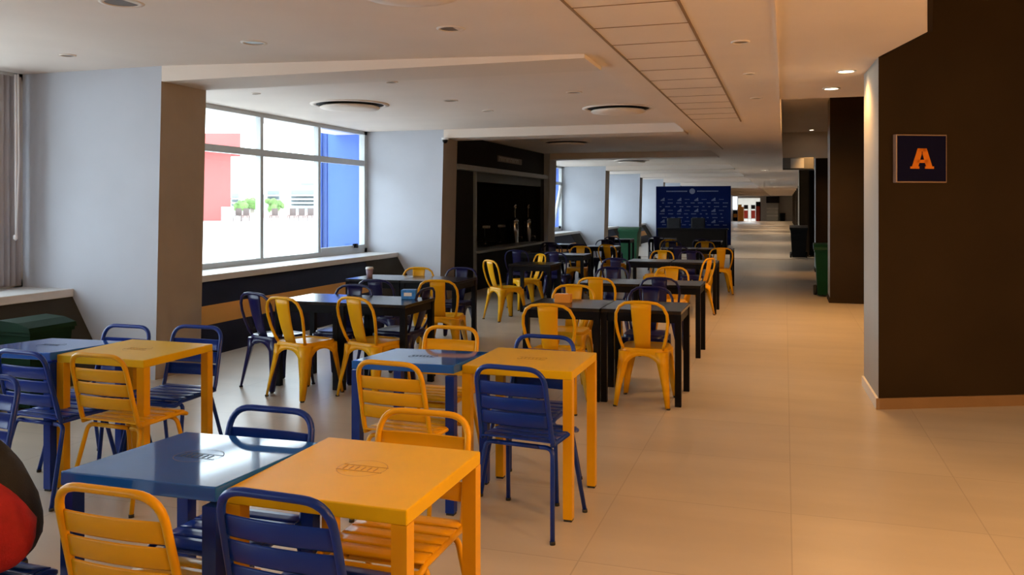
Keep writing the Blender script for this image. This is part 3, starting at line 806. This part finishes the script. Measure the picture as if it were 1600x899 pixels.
def ctable(name, mt, ml, label, x0, x1, y0, y1, ink, group='coloured square tables'):
    cx, cy = (x0+x1)/2, (y0+y1)/2; a, b_ = (x1-x0)/2, (y1-y0)/2
    r = thing(name, label, 'table', (cx, cy, 0), 0, group)
    tp_ = MB().m(mt).box(-a, a, -b_, b_, -.0215, .0215, .004).build('tabletop', r)
    tp_.location = (0, 0, .7285)
    if mt is M_blue: tp_.rotation_euler = (math.radians(-2.3), math.radians(-.8), 0)   # blue tops tipped slightly, only to catch the window glare
    for sx in (-1, 1):
        for sy in (-1, 1):
            l = MB().m(ml).box(sx*(a-.047), sx*a, sy*(b_-.047), sy*b_, .012, .707).build('leg', r)
            MB().m(M_rubber).box(sx*(a-.044), sx*(a-.003), sy*(b_-.044), sy*(b_-.003), 0, .012).build('glide', l)
    if ink:
        e = MB().m(ink)
        # flat crest print: outline of a rounded badge with lettering strokes
        def ringp(rx, ry, w_, cx_=0, cy_=0, n=40):
            o_ = [e.bm.verts.new((cx_+rx*math.cos(2*PI*k/n), cy_+ry*math.sin(2*PI*k/n), .7515)) for k in range(n)]
            i_ = [e.bm.verts.new((cx_+(rx-w_)*math.cos(2*PI*k/n), cy_+(ry-w_)*math.sin(2*PI*k/n), .7515)) for k in range(n)]
            for k in range(n): e.bm.faces.new([o_[k], o_[(k+1) % n], i_[(k+1) % n], i_[k]])
        ringp(.080, .080, .0022)
        for i in range(6): e.box(-.060+.021*i, -.057+.021*i, -.016, .016, .7505, .7513)
        e.box(-.078, .078, -.026, -.0245, .7505, .7513); e.box(-.078, .078, .0245, .026, .7505, .7513)
        em = e.build('emblem', r); em.location = (0, 0, .7285); em.rotation_euler = tp_.rotation_euler
        for v in em.data.vertices: v.co.z -= .7285
    return r
def btable(label, x0, x1, y0, y1):
    cx, cy = (x0+x1)/2, (y0+y1)/2; a, b_ = (x1-x0)/2, (y1-y0)/2
    r = thing('black_table', label, 'table', (cx, cy, 0), 0, 'black square tables')
    MB().m(M_black).box(-a, a, -b_, b_, .722, .75, .003).build('tabletop', r)
    MB().m(M_blackm).box(-a+.01, a-.01, -b_+.01, -b_+.03, .655, .722).box(-a+.01, a-.01, b_-.03, b_-.01, .655, .722).box(-a+.01, -a+.03, -b_+.03, b_-.03, .655, .722).box(a-.03, a-.01, -b_+.03, b_-.03, .655, .722).build('apron', r)
    for sx in (-1, 1):
        for sy in (-1, 1):
            MB().m(M_blackm).box(sx*(a-.05), sx*(a-.001), sy*(b_-.05), sy*(b_-.001), 0, .722).build('leg', r)
    return r
ctable('square_table', M_yelt, M_yel, 'yellow square table in the foreground, right half of the nearest pair', -1.545, -.97, 2.08, 2.66, M_inky)
ctable('square_table', M_blue, M_bluec, 'blue square table in the foreground, left half of the nearest pair', -2.115, -1.55, 2.04, 2.61, M_ink)
ctable('square_table', M_yelt, M_yel, 'yellow square table of the middle pair, beside the corridor', -1.59, -1.005, 4.08, 4.66, M_inky)
ctable('square_table', M_blue, M_bluec, 'blue square table of the middle pair', -2.175, -1.595, 3.98, 4.53, M_ink)
ctable('square_table', M_yelt, M_yel, 'yellow square table of the left pair, in front of the column', -3.84, -3.25, 3.68, 4.25, M_inky)
ctable('square_table', M_blue, M_bluec, 'blue square table of the left pair, below the near window sill', -4.43, -3.845, 3.64, 4.21, M_ink)
btable('black table beside the corridor in the front black row', -1.41, -.77, 6.68, 7.32)
btable('black table with an orange napkin box, left half of the front black row', -2.06, -1.415, 6.66, 7.30)
btable('black table beside the corridor in the second black row', -1.47, -.83, 8.9, 9.5)
btable('left black table of the second black row', -2.12, -1.475, 8.9, 9.5)
btable('left black table of the window-side front row', -4.25, -3.63, 6.40, 7.02)
btable('black table holding the blue box in the window-side front row', -3.625, -3.0, 6.40, 7.02)
btable('black table with a cup, left half of the second window-side row', -4.75, -4.08, 8.55, 9.2)
btable('right black table of the second window-side row', -4.07, -3.40, 8.55, 9.2)
btable('lone black table between the two yellow chairs before the kiosk', -3.75, -3.13, 11.45, 12.05)
btable('corridor-side black table of the third row', -1.60, -.95, 12.6, 13.25)
btable('middle black table of the third row', -2.27, -1.62, 12.6, 13.25)
btable('corridor-side black table of the fourth row', -1.62, -.95, 16.6, 17.25)
btable('middle black table of the fourth row', -2.30, -1.64, 16.6, 17.25)
# further tables and chairs, window side beyond the kiosk front
far = [('middle-left black table between kiosk and corridor', -3.55, 13.9), ('black table left of it between kiosk and corridor', -4.3, 14.4),
       ('black table in the far middle under the pale columns', -3.6, 17.0), ('black table beyond the kiosk end', -4.6, 17.6),
       ('black table near the green bin', -4.0, 21.0), ('black table left of the backdrop', -3.0, 21.6), ('rear black table by the backdrop', -1.75, 20.4)]
for lab, x, y in far: btable(lab, x-.32, x+.32, y, y+.62)
fch = [('tn', -3.55, 13.45, 0, 'navy bistro chair in front of the table between kiosk and corridor'), ('tn', -4.35, 13.9, 5, 'navy bistro chair nearest the kiosk counter end'),
       ('ty', -3.62, 15.1, 180, 'yellow bistro chair beyond the table between kiosk and corridor'), ('tn', -4.3, 15.6, 180, 'navy bistro chair facing camera near the kiosk counter end'),
       ('tn', -2.3, 12.2, 0, 'navy bistro chair in front of the middle table, third row'), ('tn', -1.45, 13.95, 185, 'navy bistro chair behind the corridor-side third-row table'),
       ('ty', -2.0, 14.0, 170, 'yellow bistro chair behind the middle third-row table'), ('tn', -1.9, 16.15, 0, 'navy bistro chair in front of the fourth row, middle'),
       ('ty', -1.6, 17.9, 180, 'yellow bistro chair behind the fourth row, before the backdrop'), ('tn', -2.3, 17.9, 175, 'navy bistro chair behind the fourth row, left'),
       ('ty', -3.2, 16.4, -20, 'yellow bistro chair in the aisle before the pale far columns'), ('tn', -3.9, 16.5, 0, 'navy bistro chair in the aisle before the pale far columns'),
       ('tn', -4.6, 17.0, 0, 'navy bistro chair beyond the kiosk end, back to camera'), ('tn', -3.8, 18.2, 180, 'navy bistro chair facing camera in the far middle'),
       ('tn', -4.0, 20.5, 0, 'navy bistro chair before the green bin'), ('tn', -3.0, 21.1, 0, 'navy bistro chair left of the backdrop'),
       ('tn', -1.8, 19.9, 0, 'navy bistro chair before the backdrop table'), ('ty', -2.6, 19.3, 30, 'yellow bistro chair in the aisle left of the backdrop')]
for k_, x, y, dg, lab in fch: putat(k_, (x, y, 0), dg, lab, GB)

# ================================================================== LOOSE THINGS
def wheelie(name, label, m_, ml, x, y, rz, h=.95, w_=.48, d_=.5, group=None):
    r = thing(name, label, 'bin', (x, y, 0), rz, group)
    b = MB().m(m_)
    def ringv(hw, hd, z): return [b.bm.verts.new(p) for p in ((-hw, -hd, z), (hw, -hd, z), (hw, hd, z), (-hw, hd, z))]
    L_ = [ringv(w_*.38, d_*.36, .03), ringv(w_*.47, d_*.46, h*.84), ringv(w_*.5, d_*.5, h*.84), ringv(w_*.5, d_*.5, h*.88)]
    for A, B in zip(L_, L_[1:]):
        for k in range(4): b.bm.faces.new([A[k], A[(k+1) % 4], B[(k+1) % 4], B[k]])
    b.bm.faces.new(L_[0]); b.bm.faces.new(L_[-1])
    b.build('body', r)
    MB().m(ml).prism([(-d_*.53, h*.88), (-d_*.50, h*.93), (-d_*.2, h*.98), (d_*.3, h), (d_*.52, h*.96), (d_*.52, h*.88)], -w_*.53, w_*.53, axis='x').build('lid', r)
    MB().m(ml).tube([(-w_*.4, d_*.56, h*.9), (w_*.4, d_*.56, h*.9)], .016).box(-w_*.42, -w_*.38, d_*.48, d_*.57, h*.86, h*.92).box(w_*.38, w_*.42, d_*.48, d_*.57, h*.86, h*.92).build('handle', r)
    for sx in (-1, 1):
        wv = MB().m(M_rubber); wv.lathe([(0, -.03), (.08, -.03), (.09, -.015), (.09, .015), (.08, .03), (0, .03)], 18)
        bmesh.ops.transform(wv.bm, matrix=Matrix.Translation((sx*w_*.45, d_*.36, .09)) @ Matrix.Rotation(PI/2, 4, 'Y'), verts=wv.bm.verts)
        wv.build('wheel', r)
    return r
wheelie('waste_bin', 'green wheeled bin against the dark pillar on the right of the corridor', M_green2, M_green2, .72, 15.80, 0, .93, .46, .46)
wheelie('waste_bin', 'black wheeled bin farther down the right of the corridor', M_binb, M_binb, .40, 27.2, 0, 1.0, .50, .5)
wheelie('waste_bin', 'bright green wheeled bin by the window columns beyond the tables', M_green, M_green, -4.15, 23.6, 0, 1.0, .55, .5)
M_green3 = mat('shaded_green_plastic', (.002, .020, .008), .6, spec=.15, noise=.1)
wheelie('waste_bin', 'dark green bin under the near window sill', M_green3, M_green3, -5.60, 5.15, PI/2, .70, .42, .38)
r = thing('waste_basket', 'small black bin at the far wall beside the shelf unit', 'bin', (fx(1223), YF-.8, 0))
MB().m(M_binb).lathe([(0, 0), (.24, 0), (.28, .75), (.31, .78), (.31, .82), (0, .84)], 18).build('body', r)
MB().m(M_blackm).lathe([(.32, .82), (.30, .86), (0, .90)], 18).build('lid', r)

# media backdrop with printed marks
zb_ = 33.4
A_, B_ = Q(1025, zb_+.5), Q(1142, zb_-.3)
d = Vector((B_[0]-A_[0], B_[1]-A_[1])); Wb = d.length; ang = math.atan2(d.y, d.x)
r = thing('media_backdrop', 'navy step-and-repeat backdrop with rows of pale marks behind the tables', 'backdrop', (A_[0], A_[1], 0), ang)
Hb = 2.38
pn = MB().m(M_banner).box(0, Wb, 0, .10, .05, Hb, .01).build('panel', r)
MB().m(M_grey).box(.1, .2, -.2, .35, 0, .05).box(Wb-.2, Wb-.1, -.2, .35, 0, .05).build('feet', r)
g = MB().m(M_print)
# header: crest between two words
n = 20; cc = (Wb*.49, Hb-.20)
g.prism([(cc[0]+.11*math.cos(2*PI*k/n), cc[1]+.11*math.sin(2*PI*k/n)) for k in range(n)], -.006, -.001, axis='y')
for x0, x1 in ((.42, 1.22), (1.62, 2.42)):
    x = x0
    while x < x1: g.box(x, x+.035, -.006, -.001, Hb-.225, Hb-.175); x += .055
random.seed(3)
rowz = [Hb-.52-.145*i for i in range(9)]
for i, z in enumerate(rowz):
    if i % 3 == 0:
        for j in range(4):          # three rising bars forming a triangle
            x = .20+j*.66
            for q in range(3): g.box(x+q*.05, x+q*.05+.035, -.006, -.001, z-.04, z-.01+.035*q)
            g.box(x-.02, x+.15, -.006, -.001, z-.062, z-.048)
            xx = x+.28
            for q in range(4): g.box(xx+q*.05, xx+q*.05+.02, -.006, -.001, z-.02, z+.01)
    else:
        x = .15+.1*(i % 2)
        while x < Wb-.25:
            wd = random.choice((.10, .16, .22))
            for q in range(int(wd/.04)): g.box(x+q*.04, x+q*.04+.022, -.006, -.001, z-.018, z+.018)
            x += wd+.12
g.build('printed_marks', pn)
# conference desk and two dark chairs before the backdrop
r = thing('conference_desk', 'long dark desk in front of the navy backdrop', 'desk', (*Q(1082, 31.6), 0), ang)
MB().m(M_blackm).box(-1.3, 1.3, -.35, .35, .71, .76, .01).build('desktop', r)
MB().m(M_kiosk).box(-1.25, 1.25, -.30, -.27, .05, .71).build('modesty_panel', r)
for sx in (-1, 1): MB().m(M_blackm).box(sx*1.22-.03, sx*1.22+.03, -.3, .3, 0, .71).build('leg', r)
for px, lab in ((1052, 'dark padded conference chair, left one before the backdrop'), (1090, 'dark padded conference chair, right one before the backdrop')):
    q = Q(px, 32.4)
    r = thing('conference_chair', lab, 'chair', (q[0], q[1], 0), ang, 'conference chairs before the backdrop')
    MB().m(M_bag).box(-.27, .27, .18, .26, .50, 1.14, .05).build('backrest', r)
    MB().m(M_bag).box(-.26, .26, -.25, .22, .42, .50, .03).build('seat', r)
    MB().m(M_blackm).lathe([(.025, .06), (.025, .42)], 10).build('post', r)
    MB().m(M_blackm).box(-.28, .28, -.03, .03, .0, .06).box(-.03, .03, -.28, .28, 0, .06).build('base', r)

# backpack standing on its chair
r = thing('backpack', 'black backpack with a red front panel at the lower left edge', 'backpack', (-2.37, 1.96, .457), math.radians(38))
b = MB().m(M_bag)
bmesh.ops.create_uvsphere(b.bm, u_segments=28, v_segments=18, radius=1)
for v in b.bm.verts:
    x, y, z = v.co
    sgn = lambda a: (1 if a > 0 else -1)
    x = sgn(x)*abs(x)**.75; y = sgn(y)*abs(y)**.75; z = sgn(z)*abs(z)**.7
    tp = .86-.34*z-.12*z*z
    v.co = Vector((x*.20*tp, y*.14*tp+.02*z, .205+z*.205))+Vector((random.uniform(-1, 1), random.uniform(-1, 1), random.uniform(-1, 1)))*.003
for f in b.bm.faces: f.smooth = True
b.build('body', r)
b = MB().m(M_red)
bmesh.ops.create_uvsphere(b.bm, u_segments=24, v_segments=14, radius=1)
for v in b.bm.verts:
    x, y, z = v.co; sgn = lambda a: (1 if a > 0 else -1)
    x = sgn(x)*abs(x)**.7; y = sgn(y)*abs(y)**.7; z = sgn(z)*abs(z)**.7
    tp = 1-.45*max(0, z)
    v.co = Vector((.01+x*.175*tp, -.085+y*.085, .155+z*.145))
for f in b.bm.faces: f.smooth = True
b.build('front_pocket', r)
MB().m(M_bag).tube(arcpts((0, .02, .39), (1, 0, 0), (0, 0, 1), .04, 0, PI, 8), .009).build('carry_handle', r)

# things on tables
r = thing('napkin_box', 'small orange napkin box on the left front black table', 'box', (-1.80, 7.0, .75), .1)
MB().m(M_orangef).box(-.07, .07, -.05, .05, 0, .075, .006).build('body', r)
MB().m(M_white).box(-.04, .04, -.006, .006, .075, .079).build('napkins', r)
q = P(640, 466, .75)
r = thing('snack_box', 'bright blue box on the window-side front black table', 'box', (-3.17, 6.85, .75), .25)
MB().m(M_box).box(-.065, .065, -.045, .045, 0, .085, .005).build('carton', r)
MB().m(M_white).box(-.04, .03, -.0465, -.045, .03, .06).build('printed_panel', r)
r = thing('paper_cup', 'white-lidded cup on the second window-side black table', 'cup', (-4.55, 8.75, .75))
MB().m(mat('cup_lilac', (.35, .26, .34), .6)).lathe([(0, 0), (.032, 0), (.042, .10), (0, .10)], 20).build('cup', r)
MB().m(M_white).lathe([(.046, .10), (.046, .112), (.040, .125), (0, .125)], 20).build('lid', r)
